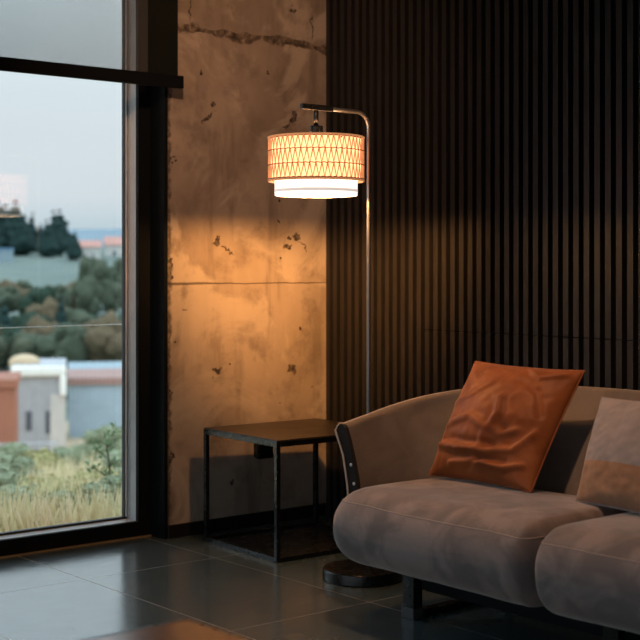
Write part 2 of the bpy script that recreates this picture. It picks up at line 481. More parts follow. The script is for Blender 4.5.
# ------------------------------------------------------------------ warm ceiling spots added out of view to light sofa and concrete
M_LENS = mat_glow('spot_lens', (1, .9, .7), (1.0, 0.6, 0.3), 4.0, 0.0)
def added_spot(x, y, aim, power, size, label):
    o = empty('added_ceiling_spot', (x, y, ZC), label=label, cat='added spotlight')
    bm = bmesh.new(); lathe(bm, x, y, [(.034, ZC - .004), (.050, ZC - .006), (.052, ZC), (.034, ZC)], 32)
    lathe(bm, x, y, [(.034, ZC - .004), (.034, ZC)], 32); link('trim_ring', bm, M_BLACK, o)
    bm = bmesh.new(); lathe(bm, x, y, [(0, ZC - .002), (.033, ZC - .002), (.033, ZC), (0, ZC)], 24); link('lens', bm, M_LENS, o)
    d = bpy.data.lights.new('spot_light', 'SPOT'); d.energy = power; d.color = ADDED_SPOT_COLOR; d.spot_size = math.radians(size); d.spot_blend = 1.0; d.shadow_soft_size = .06
    l = bpy.data.objects.new('spot_light', d); COL.objects.link(l); l.parent = o; l.location = (0, 0, -.07)
    l.rotation_euler = (Vector(aim) - Vector((x, y, ZC - .07))).to_track_quat('-Z', 'Y').to_euler()
added_spot(2.50, 2.55, (3.18, 2.72, .45), 92, 66, 'added unseen warm ceiling spot aimed at the sofa')
added_spot(1.60, 2.30, (3.40, 4.68, 1.75), 150, 44, 'added unseen warm ceiling spot aimed at the concrete wall')

# ------------------------------------------------------------------ wall socket
ws = empty('wall_socket', (3.535, YW, 0.33), label='small black wall socket box on the concrete wall behind the side table', cat='wall socket')
link('socket_box', B(3.495, 3.570, YW - .035, YW, 0.288, 0.372), M_FRAME, ws, bevel=0.004)
link('cover_plate', B(3.488, 3.500, YW - .028, YW, 0.295, 0.365), M_BLACK, ws, bevel=0.002)

# ================================================================== side table
tb = empty('side_table', (3.112, 4.030, 0), label='square black metal side table between the window pier and the sofa arm', cat='side table')
x0, x1, y0, y1, zt = 3.112, 3.682, 4.030, 4.545, 0.460
W = 0.018
link('tabletop', B(x0 + .001, x1 - .001, y0 + .001, y1 - .001, zt - .006, zt), M_TABLETOP, tb, bevel=0.001)
bm = bmesh.new()
box(bm, x0, x0 + W, y0, y1, zt - .026, zt - .0062); box(bm, x1 - W, x1, y0, y1, zt - .026, zt - .0062)
box(bm, x0 + W, x1 - W, y0, y0 + W, zt - .026, zt - .0062); box(bm, x0 + W, x1 - W, y1 - W, y1, zt - .026, zt - .0062)
link('top_rail', bm, M_BLACK, tb, bevel=0.0015)
for lx, ly in ((x0, y0), (x0, y1 - W), (x1 - W, y0), (x1 - W, y1 - W)):
    link('leg', B(lx, lx + W, ly, ly + W, 0.0, zt - .026), M_BLACK, tb, bevel=0.0015)
for r in ((x0, x0 + W, y0 + W, y1 - W), (x1 - W, x1, y0 + W, y1 - W), (x0 + W, x1 - W, y0, y0 + W), (x0 + W, x1 - W, y1 - W, y1)):
    link('bottom_rail', B(*r, 0.0, W), M_BLACK, tb, bevel=0.0015)
link('bottom_panel', B(x0 + W, x1 - W, y0 + W, y1 - W, 0.004, 0.010), M_BLACK, tb)
tb.rotation_euler = (0, 0, math.radians(-2.5))

# ================================================================== floor lamp
LX, LY = 3.226, 3.640        # pole
SX, SY = 2.983, 3.640        # shade centre
BX = 3.197
fl = empty('floor_lamp', (BX, LY, 0), label='lit arc floor lamp, woven drum shade over white drum, behind the sofa arm', cat='floor lamp')
bm = bmesh.new(); lathe(bm, BX, LY, [(0, 0), (.140, 0), (.143, .003), (.143, .036), (.139, .041), (0, .041)], 72)
link('base', bm, M_BLACK, fl, smooth=False, bevel=0.002)
M_POLE = plain('brushed_dark_metal', (0.30, 0.30, 0.31), 0.35, 0.7)
bm = bmesh.new()
pts = [(LX, LY, .04), (LX, LY, .8), (LX, LY, 1.60)]
R = 0.055; zc = 1.661 - R
for k in range(1, 9):
    a = k * math.pi / 16
    pts.append((LX - R + R * math.cos(a), LY, zc + R * math.sin(a)))
pts.append((LX - .12, LY, 1.661)); pts.append((2.925, LY, 1.661))
tube(bm, pts, 0.0075, 14)
link('pole', bm, M_POLE, fl, smooth=True)
link('arm_bar', B(2.918, 3.055, LY - .009, LY + .009, 1.652, 1.672), M_BLACK, fl, bevel=0.002)
bm = bmesh.new(); tube(bm, [(SX, SY, 1.595), (SX, SY, 1.665)], 0.009, 14); link('stem', bm, M_BLACK, fl, smooth=True)
bm = bmesh.new(); lathe(bm, SX, SY, [(0, 1.40), (.016, 1.40), (.016, 1.55), (.024, 1.556), (.024, 1.598), (0, 1.600)], 28)
link('lamp_socket', bm, M_BLACK, fl, bevel=0.002)
# white inner drum
M_DRUM = mat_glow('glowing_white_drum', (0.9, 0.88, 0.84), (1.0, 0.88, 0.72), 1.6, 0.03)
M_DRUMRIM = mat_glow('drum_rim', (0.75, 0.74, 0.74), (0.95, 0.88, 0.82), 0.55, 0.03)
bm = bmesh.new(); lathe(bm, SX, SY, [(.143, 1.357), (.143, 1.545), (.140, 1.545), (.140, 1.357), (.143, 1.357)], 96)
ds = link('drum_shade', bm, M_DRUM, fl, smooth=False)
bm = bmesh.new(); lathe(bm, SX, SY, [(.1435, 1.3675), (.1445, 1.3685), (.1445, 1.3775), (.1435, 1.3785)], 96)
link('rim_band', bm, M_DRUMRIM, ds)
bm = bmesh.new()
for k in range(3):
    a = k * 2 * math.pi / 3 + .4
    tube(bm, [(SX, SY, 1.548), (SX + .163 * math.cos(a), SY + .163 * math.sin(a), 1.548)], .0025, 8)
link('shade_spider', bm, M_BLACK, fl)
# warm glowing liner seen through the weave
M_LINER = mat_glow('glowing_liner', (0.8, 0.6, 0.35), (1.0, 0.34, 0.15), 2.9, 0.15, 60)
bm = bmesh.new(); lathe(bm, SX, SY, [(.1565, 1.412), (.1565, 1.552), (.155, 1.552), (.155, 1.412), (.1565, 1.412)], 96)
link('shade_liner', bm, M_LINER, fl)
# woven shade: four cords and three rows of gathered strands
t_ = NT('natural_string'); nn = t_.noise(220, 3, t_.coord())
t_.put(t_.ramp(nn, [(0.3, (0.42, 0.22, 0.12)), (0.7, (0.62, 0.36, 0.21))]), t_.b.inputs['Base Color'])
t_.b.inputs['Roughness'].default_value = 0.8
t_.b.inputs['Emission Color'].default_value = (1.0, 0.42, 0.17, 1); t_.b.inputs['Emission Strength'].default_value = 0.42
M_STRING = t_.m
t_ = NT('string_cord'); nn = t_.noise(260, 3, t_.coord())
t_.put(t_.ramp(nn, [(0.3, (0.30, 0.15, 0.08)), (0.7, (0.46, 0.26, 0.15))]), t_.b.inputs['Base Color'])
t_.b.inputs['Roughness'].default_value = 0.85
t_.b.inputs['Emission Color'].default_value = (1.0, 0.38, 0.14, 1); t_.b.inputs['Emission Strength'].default_value = 0.06
M_CORD = t_.m
ws_ = empty('woven_shade', (0, 0, 0)); ws_.parent = fl
ws_.location = (SX - BX, 0, 1.4)
def cyl(a, z, r): return (SX + r * math.cos(a), SY + r * math.sin(a), z)
rows = [1.556, 1.510, 1.461, 1.413]
NP = 50
random.seed(4)
def strand(bm, a0, z0, a1, z1, w0, w1, r=.1640, th=.0016, n=3):
    G = []
    for i in range(n + 1):
        f = i / n; a = a0 + (a1 - a0) * f; z = z0 + (z1 - z0) * f; w = (w0 + (w1 - w0) * f) / r / 2
        G.append([bm.verts.new(cyl(a - w, z, r - th)), bm.verts.new(cyl(a - w * .6, z, r + th * .6)), bm.verts.new(cyl(a, z, r + th)), bm.verts.new(cyl(a + w * .6, z, r + th * .6)), bm.verts.new(cyl(a + w, z, r - th))])
    grid_faces(bm, G, wrap=True)
for ri in range(3):
    zt_, zb_ = rows[ri], rows[ri + 1]
    bm = bmesh.new()
    st = 2 * math.pi / NP
    for k in range(NP):
        a = (k + (0.5 if ri % 2 else 0)) * st
        j1 = random.uniform(-.05, .05) * st; j2 = random.uniform(-.05, .05) * st
        strand(bm, a + j1, zt_, a + st * .5 + j2, zb_, .0052, .0022)
        strand(bm, a + j1, zt_, a - st * .5 + j2, zb_, .0052, .0022, r=.1652)
    link('woven_row', bm, M_STRING, ws_)
for z, r_, w in ((1.557, .1655, .0032), (1.510, .1665, .0017), (1.461, .1665, .0017), (1.413, .1665, .0019)):
    bm = bmesh.new(); tube(bm, [cyl(k * 2 * math.pi / 160, z + (0.0012 * math.sin(k * 2 * math.pi * NP / 160) if w < .003 else 0), r_) for k in range(160)], w, 6, closed=True)
    link('cord', bm, M_CORD if w < .003 else M_STRING, ws_, smooth=True)
bm = bmesh.new(); lathe(bm, SX, SY, [(.162, 1.405), (.1665, 1.404), (.1675, 1.409), (.166, 1.413), (.162, 1.412), (.162, 1.405)], 96)
link('bottom_rim', bm, M_STRING, ws_, smooth=True)
# bulb and its light, plus an added spot brightening the wall corner
M_BULB = mat_glow('bulb_glow', (1, 1, 1), (1.0, 0.85, 0.6), 9.0, 0.0)
bm = bmesh.new(); lathe(bm, SX, SY, [(0, 1.374), (.006, 1.3755), (.010, 1.380), (.012, 1.388), (.010, 1.400), (0, 1.402)], 20)
link('bulb', bm, M_BULB, fl, smooth=True)
ld = bpy.data.lights.new('lamp_light', 'POINT'); ld.energy = LAMP_POWER; ld.color = LAMP_COLOR; ld.shadow_soft_size = 0.02
lo = bpy.data.objects.new('lamp_light', ld); COL.objects.link(lo)
sd = bpy.data.lights.new('added_beam', 'SPOT'); sd.energy = ADDED_BEAM_POWER; sd.color = LAMP_COLOR; sd.shadow_soft_size = 0.018
sd.spot_size = math.radians(105); sd.spot_blend = 1.0
so = bpy.data.objects.new('added_beam', sd); COL.objects.link(so); so.parent = fl; so.location = (SX - BX, 0, 1.378)
so.rotation_euler = Vector((.68, .73, .02)).to_track_quat('-Z', 'Y').to_euler()
lo.parent = fl; lo.location = (SX - BX, 0, 1.380)

# ================================================================== sofa
sf = empty('sofa', (3.1, 2.36, 0), label='taupe velvet two-seat sofa with a curved shell back, standing along the slatted wall', cat='sofa')
YM = 2.36
def catmull(P, n):
    out = []
    for i in range(len(P) - 1):
        p0 = Vector(P[max(i - 1, 0)]); p1 = Vector(P[i]); p2 = Vector(P[i + 1]); p3 = Vector(P[min(i + 2, len(P) - 1)])
        for k in range(n):
            t = k / n
            out.append(0.5 * ((2 * p1) + (-p0 + p2) * t + (2 * p0 - 5 * p1 + 4 * p2 - p3) * t * t + (-p0 + 3 * p1 - 3 * p2 + p3) * t ** 3))
    out.append(Vector(P[-1])); return out
# stations: inner foot (x,y), top centre (x,y,z), outer foot (x,y)
st = [((2.872, 3.283), (2.860, 3.345, .603), (2.880, 3.318)),
      ((2.960, 3.280), (2.960, 3.350, .622), (2.970, 3.330)),
      ((3.060, 3.250), (3.090, 3.348, .650), (3.090, 3.325)),
      ((3.130, 3.205), (3.220, 3.325, .675), (3.210, 3.300)),
      ((3.180, 3.130), (3.340, 3.265, .694), (3.320, 3.240)),
      ((3.205, 3.020), (3.425, 3.165, .706), (3.400, 3.140)),
      ((3.215, 2.900), (3.475, 3.030, .714), (3.450, 3.010)),
      ((3.222, 2.750), (3.495, 2.860, .719), (3.470, 2.850)),
      ((3.225, 2.560), (3.500, 2.640, .720), (3.475, 2.640)),
      ((3.225, 2.360), (3.500, 2.360, .720), (3.475, 2.360))]
st = st + [tuple([(a[0], 2 * YM - a[1]) + tuple(a[2:]) for a in s]) for s in st[-2::-1]]
I_ = catmull([(a[0], a[1], .30) for a, b, c in st], 5)
T_ = catmull([b for a, b, c in st], 5)
O_ = catmull([(c[0], c[1], .19) for a, b, c in st], 5)
bm = bmesh.new(); G = []; topline = []; N = len(T_)
frontin = []
for k in range(N):
    p, q, o = I_[k], T_[k], O_[k]
    tan = (T_[min(k + 1, N - 1)] - T_[max(k - 1, 0)]); tan.z = 0; tan.normalize()
    out = Vector((-tan.y, tan.x, 0)) * 1.0
    # outward: away from the seat centre
    if out.dot(Vector((q.x - 3.0, q.y - YM, 0))) < 0: out = -out
    th = 0.021
    ring = []
    pin = q - out * th - Vector((0, 0, .022))
    foot0 = Vector((p.x, p.y, .20))
    ring.append(foot0)
    for f in (0.15, .3, .45, .6, .75, .9, 1.0):
        w = Vector((p.x, p.y, .30)).lerp(pin, f)
        w -= out * 0.022 * math.sin(f * math.pi)      # padded bulge
        w += Vector((1, 0, 0)) * 0.0
        wr = 0.004 * noise.noise(Vector((w.x * 9, w.y * 9, w.z * 14)))
        ring.append(w + out * wr)
    for a in (150, 120, 90, 60, 30):
        a = math.radians(a)
        ring.append(q + out * th * (-math.cos(math.pi - a)) * -1 * -1 if False else q + out * (th * math.cos(a)) + Vector((0, 0, -.022 + .022 * math.sin(a))))
    pout = q + out * th - Vector((0, 0, .022))
    oo = Vector((o.x, o.y, .19))
    for f in (0, .2, .45, .7, 1.0):
        ring.append(pout.lerp(oo, f) + out * 0.026 * math.sin(math.pi * f ** .7) * (-1 if k < 12 or k > N - 13 else .6))
    topline.append(q + out * th * .75 + Vector((0, 0, -.004)))
    G.append([bm.verts.new(v) for v in ring])
    if k in (0, N - 1): frontin.append([v.copy() for v in ring])
grid_faces(bm, G, wrap=True)
link('shell_back', bm, M_SHELL, sf, smooth=True)
for k, ring in enumerate(frontin):
    bm = bmesh.new()
    sgn = -1
    vs = [bm.verts.new(v) for v in ring]; vs2 = [bm.verts.new(v + Vector((-.014, 0, 0))) for v in ring]
    c0 = sum(ring, Vector()) / len(ring)
    for i in range(len(vs)):
        j = (i + 1) % len(vs); bm.faces.new((vs[i], vs[j], vs2[j], vs2[i]))
    n_in = 8
    # facing as strips between inner and outer edge
    L = len(vs2); half = L // 2
    for i in range(half):
        a, b, c, d = vs2[i], vs2[i + 1], vs2[L - 2 - i], vs2[L - 1 - i]
        if len({a, b, c, d}) == 4: bm.faces.new((a, b, c, d))
        elif len({a, b, c, d}) == 3: bm.faces.new(list(dict.fromkeys((a, b, c, d))))
    fc = link('arm_facing', bm, M_SHELLDARK, sf)
    # snaps down the facing
    for z in (.345, .415, .475):
        best = min(ring[1:9], key=lambda v: abs(v.z - z)); bo = min(ring[12:], key=lambda v: abs(v.z - z))
        f = best.lerp(bo, .3)
        bs = bmesh.new(); bmesh.ops.create_uvsphere(bs, u_segments=12, v_segments=8, radius=.0055)
        for v in bs.verts: v.co = Vector((v.co.x * .6, v.co.y, v.co.z)) + Vector((f.x - .015, f.y, z))
        link('snap', bs, M_SILVER, fc, smooth=True)
# pale piping: up each arm front and over the top edge
pp = []
r0 = frontin[0]; r1 = frontin[1]
front_up = [r0[i] + Vector((-.017, .003, 0)) for i in (17, 16, 15, 14, 13)]
front_up2 = [r1[i] + Vector((-.017, -.003, 0)) for i in (13, 14, 15, 16, 17)]
bm = bmesh.new()
tube(bm, front_up + [topline[0] + Vector((-.006, 0, .004))] + topline[1:-1] + [topline[-1] + Vector((-.006, 0, .004))] + front_up2, .0032, 8)
link('edge_piping', bm, M_PIPING, sf, smooth=True)

def rounded(bm, c, h, r, n=22, dome=0.0, fz=None, rx=None):
    def samp(hh):
        a = [-(hh)] ; core = hh - r
        s = []
        for i in range(7): s.append(-hh + r * (1 - math.cos(math.pi / 2 * i / 6)) * 1.0)
        m = n
        for i in range(1, m): s.append(-core + 2 * core * i / m)
        s += [-q for q in reversed(s[:7])]
        return s
    X, Y, Z = samp(h[0]), samp(h[1]), samp(h[2])
    cache = {}
    def V(x, y, z):
        k = (round(x, 6), round(y, 6), round(z, 6))
        if k in cache: return cache[k]
        q = Vector((max(-h[0] + r, min(h[0] - r, x)), max(-h[1] + r, min(h[1] - r, y)), max(-h[2] + r, min(h[2] - r, z))))
        P = Vector((x, y, z)); d = P - q
        if d.length > 1e-9: P = q + d.normalized() * r
        u, w = P.x / h[0], P.y / h[1]
        if P.z > 0: P.z += dome * (1 - u * u) * (1 - w ** 4) * P.z / h[2]
        P = P + c
        if fz: P = fz(P)
        cache[k] = bm.verts.new(P); return cache[k]
    def face(A, Bs, f):
        for i in range(len(A) - 1):
            for j in range(len(Bs) - 1):
                try: bm.faces.new([V(*f(A[i], Bs[j])), V(*f(A[i + 1], Bs[j])), V(*f(A[i + 1], Bs[j + 1])), V(*f(A[i], Bs[j + 1]))])
                except ValueError: pass
    for s in (-1, 1):
        face(X, Y, lambda a, b: (a, b, s * h[2])); face(X, Z, lambda a, b: (a, s * h[1], b)); face(Y, Z, lambda a, b: (s * h[0], a, b))
    bmesh.ops.remove_doubles(bm, verts=bm.verts, dist=1e-6)
def lumpy(P):
    w = noise.noise(Vector((P.x * 4, P.y * 4, P.z * 5))) * .006 + noise.noise(Vector((P.x * 12, P.y * 10, P.z * 12))) * .0018
    return P + Vector((w, 0, w * .7))
for yc, hy in ((2.847, .423), (1.965, .457)):
    gs = -1 if yc > 2.4 else 1          # the side where the two cushions meet has a tighter corner
    def shape(P, yc=yc, hy=hy, gs=gs):
        e = hy - gs * (P.y - yc); L = 2 * hy
        e2 = .45 * e if e < .105 else .04725 + (e - .105) * (L - .04725) / (L - .105)
        return lumpy(Vector((P.x, yc + gs * (hy - e2), P.z)))
    bm = bmesh.new()
    rounded(bm, Vector((2.985, yc, .304)), (.290, hy, .116), .105, dome=.012, fz=shape)
    cu = link('seat_cushion', bm, M_SOFA, sf, smooth=True)
    # welt line around the front top edge
    pts = []
    hx, r = .290, .105
    zz = .080
    off = math.sqrt(r * r - (zz - .011) ** 2)
    for y in [yc + hy - r - i * (2 * hy - 2 * r) / 30 for i in range(31)]: pts.append((2.985 - hx + r - off, y, .304 + zz))
    A = [(2.985 - hx + r - off * math.cos(a), yc + hy - r + off * math.sin(a), .304 + zz) for a in [math.pi / 2 * k / 8 for k in range(9)]]
    Bq = [(2.985 - hx + r - off * math.cos(a), yc - hy + r - off * math.sin(a), .304 + zz) for a in [math.pi / 2 * k / 8 for k in range(9)]]
    full = [(3.2, yc + hy - r + off, .304 + zz)] + A[::-1] + pts[1:-1] + Bq + [(3.2, yc - hy + r - off, .304 + zz)]
    full = [shape(Vector(p)) for p in full]
    bm = bmesh.new(); tube(bm, full, .0024, 6); link('piping', bm, M_PIPESEAT, cu, smooth=True)
# under frame and sled legs
link('seat_base', B(3.02, 3.40, 1.56, 3.16, .075, .20), M_FRAME, sf, bevel=0.004)
for yl in (3.11, 2.312, 1.56):
    bm = bmesh.new()
    box(bm, 2.944, 2.984, yl, yl + .05, .0, .19); box(bm, 3.37, 3.41, yl, yl + .05, 0, .19); box(bm, 2.984, 3.37, yl + .006, yl + .044, 0.0, .022)
    lg = link('leg', bm, M_BLACK, sf, bevel=0.002)
    link('foot_cap', B(2.941, 2.987, yl - .003, yl + .053, 0.0, .034), plain('grey_foot_cap', (.06, .06, .065), .5), lg, bevel=0.002)

# ================================================================== cushions
def pillow(name, BL, BR, TR, TL, depth, mats, label, split=None, folds=None, seed=0):
    BL, BR, TR, TL = map(Vector, (BL, BR, TR, TL))
    n_ = ((BR - BL).cross(TL - BL)).normalized()      # faces the room after the flip below
    if n_.x > 0: n_ = -n_
    cen = (BL + BR + TR + TL) / 4
    th = empty(name, (cen.x, cen.y, min(BL.z, BR.z)), label=label, cat='cushion', group=None)
    N = 72
    def pt(u, v, side):
        uu = u * (1 - .035 * (1 - v * v) ** 1.0 * abs(u) ** 3); vv = v * (1 - .04 * (1 - u * u) * abs(v) ** 3)
        a, b = (uu + 1) / 2, (vv + 1) / 2
        P = (BL * (1 - a) + BR * a) * (1 - b) + (TL * (1 - a) + TR * a) * b
        k = (max(0, 1 - u * u) ** .55) * (max(0, 1 - v * v) ** .55)
        d = depth * k
        env = min(1, 6 * (1 - abs(u))) * min(1, 6 * (1 - abs(v)))
        w = 0
        if side > 0:
            q = Vector((u * 2.2, v * 2.2, seed))
            qq = q + .5 * Vector((noise.noise(q * 1.3), noise.noise(q * 1.3 + Vector((5, 5, 5))), 0))
            rid = 1 - abs(noise.noise(qq * 1.1)) * 2.2
            w += .0045 * rid * (.5 + .5 * noise.noise(q))
            w += .0025 * noise.noise(q * 4)
            if folds: w += folds(u, v) * 1.1
        return P + n_ * side * (d * (1.0 if side > 0 else .55)) + n_ * w * env
    def surf(side, v0, v1):
        bm = bmesh.new(); G = []
        M_ = max(8, int(N * (v1 - v0) / 2))
        for i in range(N + 1):
            u = -math.cos(math.pi * i / N) * .35 + (-1 + 2 * i / N) * .65
            G.append([])
            for j in range(M_ + 1):
                t = j / M_
                v = v0 + (v1 - v0) * t
                if v0 <= -1 and v1 >= 1: v = -math.cos(math.pi * t) * .35 + (-1 + 2 * t) * .65
                G[-1].append(bm.verts.new(pt(u, v, side)))
        grid_faces(bm, G); return bm
    if split is None:
        bm = surf(1, -1, 1)
        b2 = surf(-1, -1, 1)
        me = bpy.data.meshes.new('tmp'); b2.to_mesh(me); b2.free(); bm.from_mesh(me); bpy.data.meshes.remove(me)
        bmesh.ops.remove_doubles(bm, verts=bm.verts, dist=.0004)
        link('cover', bm, mats[0], th, smooth=True)
    else:
        for nm, v0, v1, m in (('lower_cover', -1, split, mats[1]), ('upper_cover', split, 1, mats[0])):
            bm = surf(1, v0, v1); b2 = surf(-1, v0, v1)
            me = bpy.data.meshes.new('tmp'); b2.to_mesh(me); b2.free(); bm.from_mesh(me); bpy.data.meshes.remove(me)
            bmesh.ops.remove_doubles(bm, verts=bm.verts, dist=.0004)
            o = link(nm, bm, m, th, smooth=True)
            o['label'] = 'tan lower panel' if v0 == -1 else 'pale mauve upper panel'
    # welted edge
    loop = []
    K = 40
    for i in range(K): loop.append(pt(-1 + 2 * i / K, -1, 1))
    for i in range(K): loop.append(pt(1, -1 + 2 * i / K, 1))
    for i in range(K): loop.append(pt(1 - 2 * i / K, 1, 1))
    for i in range(K): loop.append(pt(-1, 1 - 2 * i / K, 1))
    bm = bmesh.new(); tube(bm, loop, .0028, 6, closed=True)
    link('edge_seam', bm, mats[0], th, smooth=True)
    return th
def seg_crease(u, v, pts, w, amp):
    best = 9
    for (a, b), (c, d) in zip(pts[:-1], pts[1:]):
        L2 = (c - a) ** 2 + (d - b) ** 2
        t = max(0, min(1, ((u - a) * (c - a) + (v - b) * (d - b)) / L2))
        best = min(best, math.hypot(u - a - t * (c - a), v - b - t * (d - b)))
    return amp * math.exp(-(best / w) ** 2)
def rust_folds(u, v):
    w = 0
    w -= .050 * math.exp(-(((u - .35) / .42) ** 2 + ((v + .42) / .30) ** 2)) * .40     # the hollow
    w += seg_crease(u, v, [(.10, .25), (.18, .0), (.12, -.2), (.25, -.32), (.55, -.22)], .05, .009)
    w -= seg_crease(u, v, [(.20, .22), (.28, .0), (.24, -.14), (.36, -.22)], .05, .006)
    w += seg_crease(u, v, [(-.8, -.25), (-.3, -.1), (.05, -.28), (.0, -.5)], .06, .009)
    w += seg_crease(u, v, [(-.9, -.55), (-.4, -.62), (.1, -.6), (.6, -.5), (.85, -.2)], .055, .013)
    w -= seg_crease(u, v, [(-.8, -.44), (-.3, -.48), (.2, -.46)], .05, .008)
    w += seg_crease(u, v, [(-.5, -.85), (.0, -.78), (.5, -.8), (.8, -.7)], .045, .010)
    w -= seg_crease(u, v, [(-.2, -.9), (.1, -.7), (.5, -.68)], .035, .008)
    w += seg_crease(u, v, [(.3, .85), (.55, .7), (.85, .85)], .05, .010)
    w -= seg_crease(u, v, [(.25, .6), (.6, .45), (.8, .1)], .05, .007)
    w += seg_crease(u, v, [(-.85, .15), (-.5, .25), (-.2, .5)], .05, .006)
    return w
pillow('throw_cushion', (3.07, 3.17, .437), (3.09, 2.75, .432), (3.345, 2.755, .785), (3.285, 3.170, .795), .092, [M_RUST],
       'rust orange velvet cushion with deep creases, leaning on the sofa back', folds=rust_folds, seed=1.7)
pillow('throw_cushion', (3.075, 2.565, .432), (3.005, 2.150, .432), (3.165, 2.175, .735), (3.235, 2.600, .720), .07, [M_PALE, M_TAN],
       'two-tone cushion, pale mauve above and tan below, at the right of the rust one', split=-.30, seed=5.1)

# ================================================================== coffee table near the camera
ct = empty('coffee_table', (1.15, 2.08, 0), label='low polished brown coffee table, only its far corner in view at the bottom', cat='coffee table')
link('tabletop', B(0.655, 1.645, 1.715, 2.445, .330, .350), M_WOOD, ct, bevel=0.002)
bm = bmesh.new()
box(bm, .65, .66, 1.71, 2.45, .325, .3505); box(bm, 1.64, 1.65, 1.71, 2.45, .325, .3505)
box(bm, .66, 1.64, 1.71, 1.72, .325, .3505); box(bm, .66, 1.64, 2.44, 2.45, .325, .3505)
link('edge_band', bm, M_BLACK, ct)
for lx in (.67, 1.60):
    for ly in (1.73, 2.40): link('leg', B(lx, lx + .03, ly, ly + .03, 0, .33), M_BLACK, ct, bevel=0.002)

# ================================================================== outdoors
DIR = far(65, 1.0).normalized(); LAT = Vector((DIR.y, -DIR.x, 0))
def ground_z(d):
    K = [(4.9, -.30), (7, -.32), (12, -1.0), (30, -3.3), (60, -7.6), (90, -11.6), (140, -12.4), (190, -9.5), (250, -5.4), (400, 4.0), (520, 9.0), (700, 4.0), (1200, -10)]
    for (a, za), (b, zb) in zip(K[:-1], K[1:]):
        if d <= b: return za + (zb - za) * max(0, (d - a)) / (b - a)
    return K[-1][1]
def gz(p): return ground_z(max(4.9, p.x * DIR.x + p.y * DIR.y))
M_GROUND = mat_leaf('dry_grass_ground', [(0.32, 0.31, 0.18), (0.50, 0.42, 0.28), (0.70, 0.53, 0.38), (0.42, 0.39, 0.24)], .35)
M_FIELD = mat_leaf('grey_green_field', [(0.10, 0.13, 0.12), (0.17, 0.205, 0.18), (0.13, 0.165, 0.15)], .02)
bm = bmesh.new(); G = []
ds_ = [4.96, 6, 8, 10, 13, 17, 22, 28, 36, 46, 60, 75, 90, 110, 140, 165, 190, 220, 250, 300, 350, 400, 460, 520, 700, 1200]
for d in ds_:
    G.append([])
    for k in range(-24, 25):
        lat = k / 24 * (d * 1.1 + 8)
        p = DIR * d + LAT * lat
        z = ground_z(d) + (noise.noise(Vector((p.x * .08, p.y * .08, 0))) * min(2.0, d * .012))
        if p.y < 4.96: p.y = 4.96; z = -.35
        G[-1].append(bm.verts.new((p.x, p.y, z)))
grid_faces(bm, G)
for f in bm.faces: f.material_index = 1 if f.calc_center_median().length > 115 else 0
structure('ground', bm, [M_GROUND, M_FIELD], smooth=True)
# far haze-blue mountain line
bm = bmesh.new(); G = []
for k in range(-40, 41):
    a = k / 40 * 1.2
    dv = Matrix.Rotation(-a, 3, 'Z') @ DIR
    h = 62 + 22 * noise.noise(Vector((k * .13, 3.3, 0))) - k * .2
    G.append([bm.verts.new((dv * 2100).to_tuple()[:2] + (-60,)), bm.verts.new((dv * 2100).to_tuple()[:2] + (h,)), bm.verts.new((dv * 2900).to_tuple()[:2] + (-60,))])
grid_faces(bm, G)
structure('mountains', bm, mat_leaf('distant_blue_hills', [(0.30, 0.38, 0.44), (0.35, 0.43, 0.49)], .002), smooth=True)

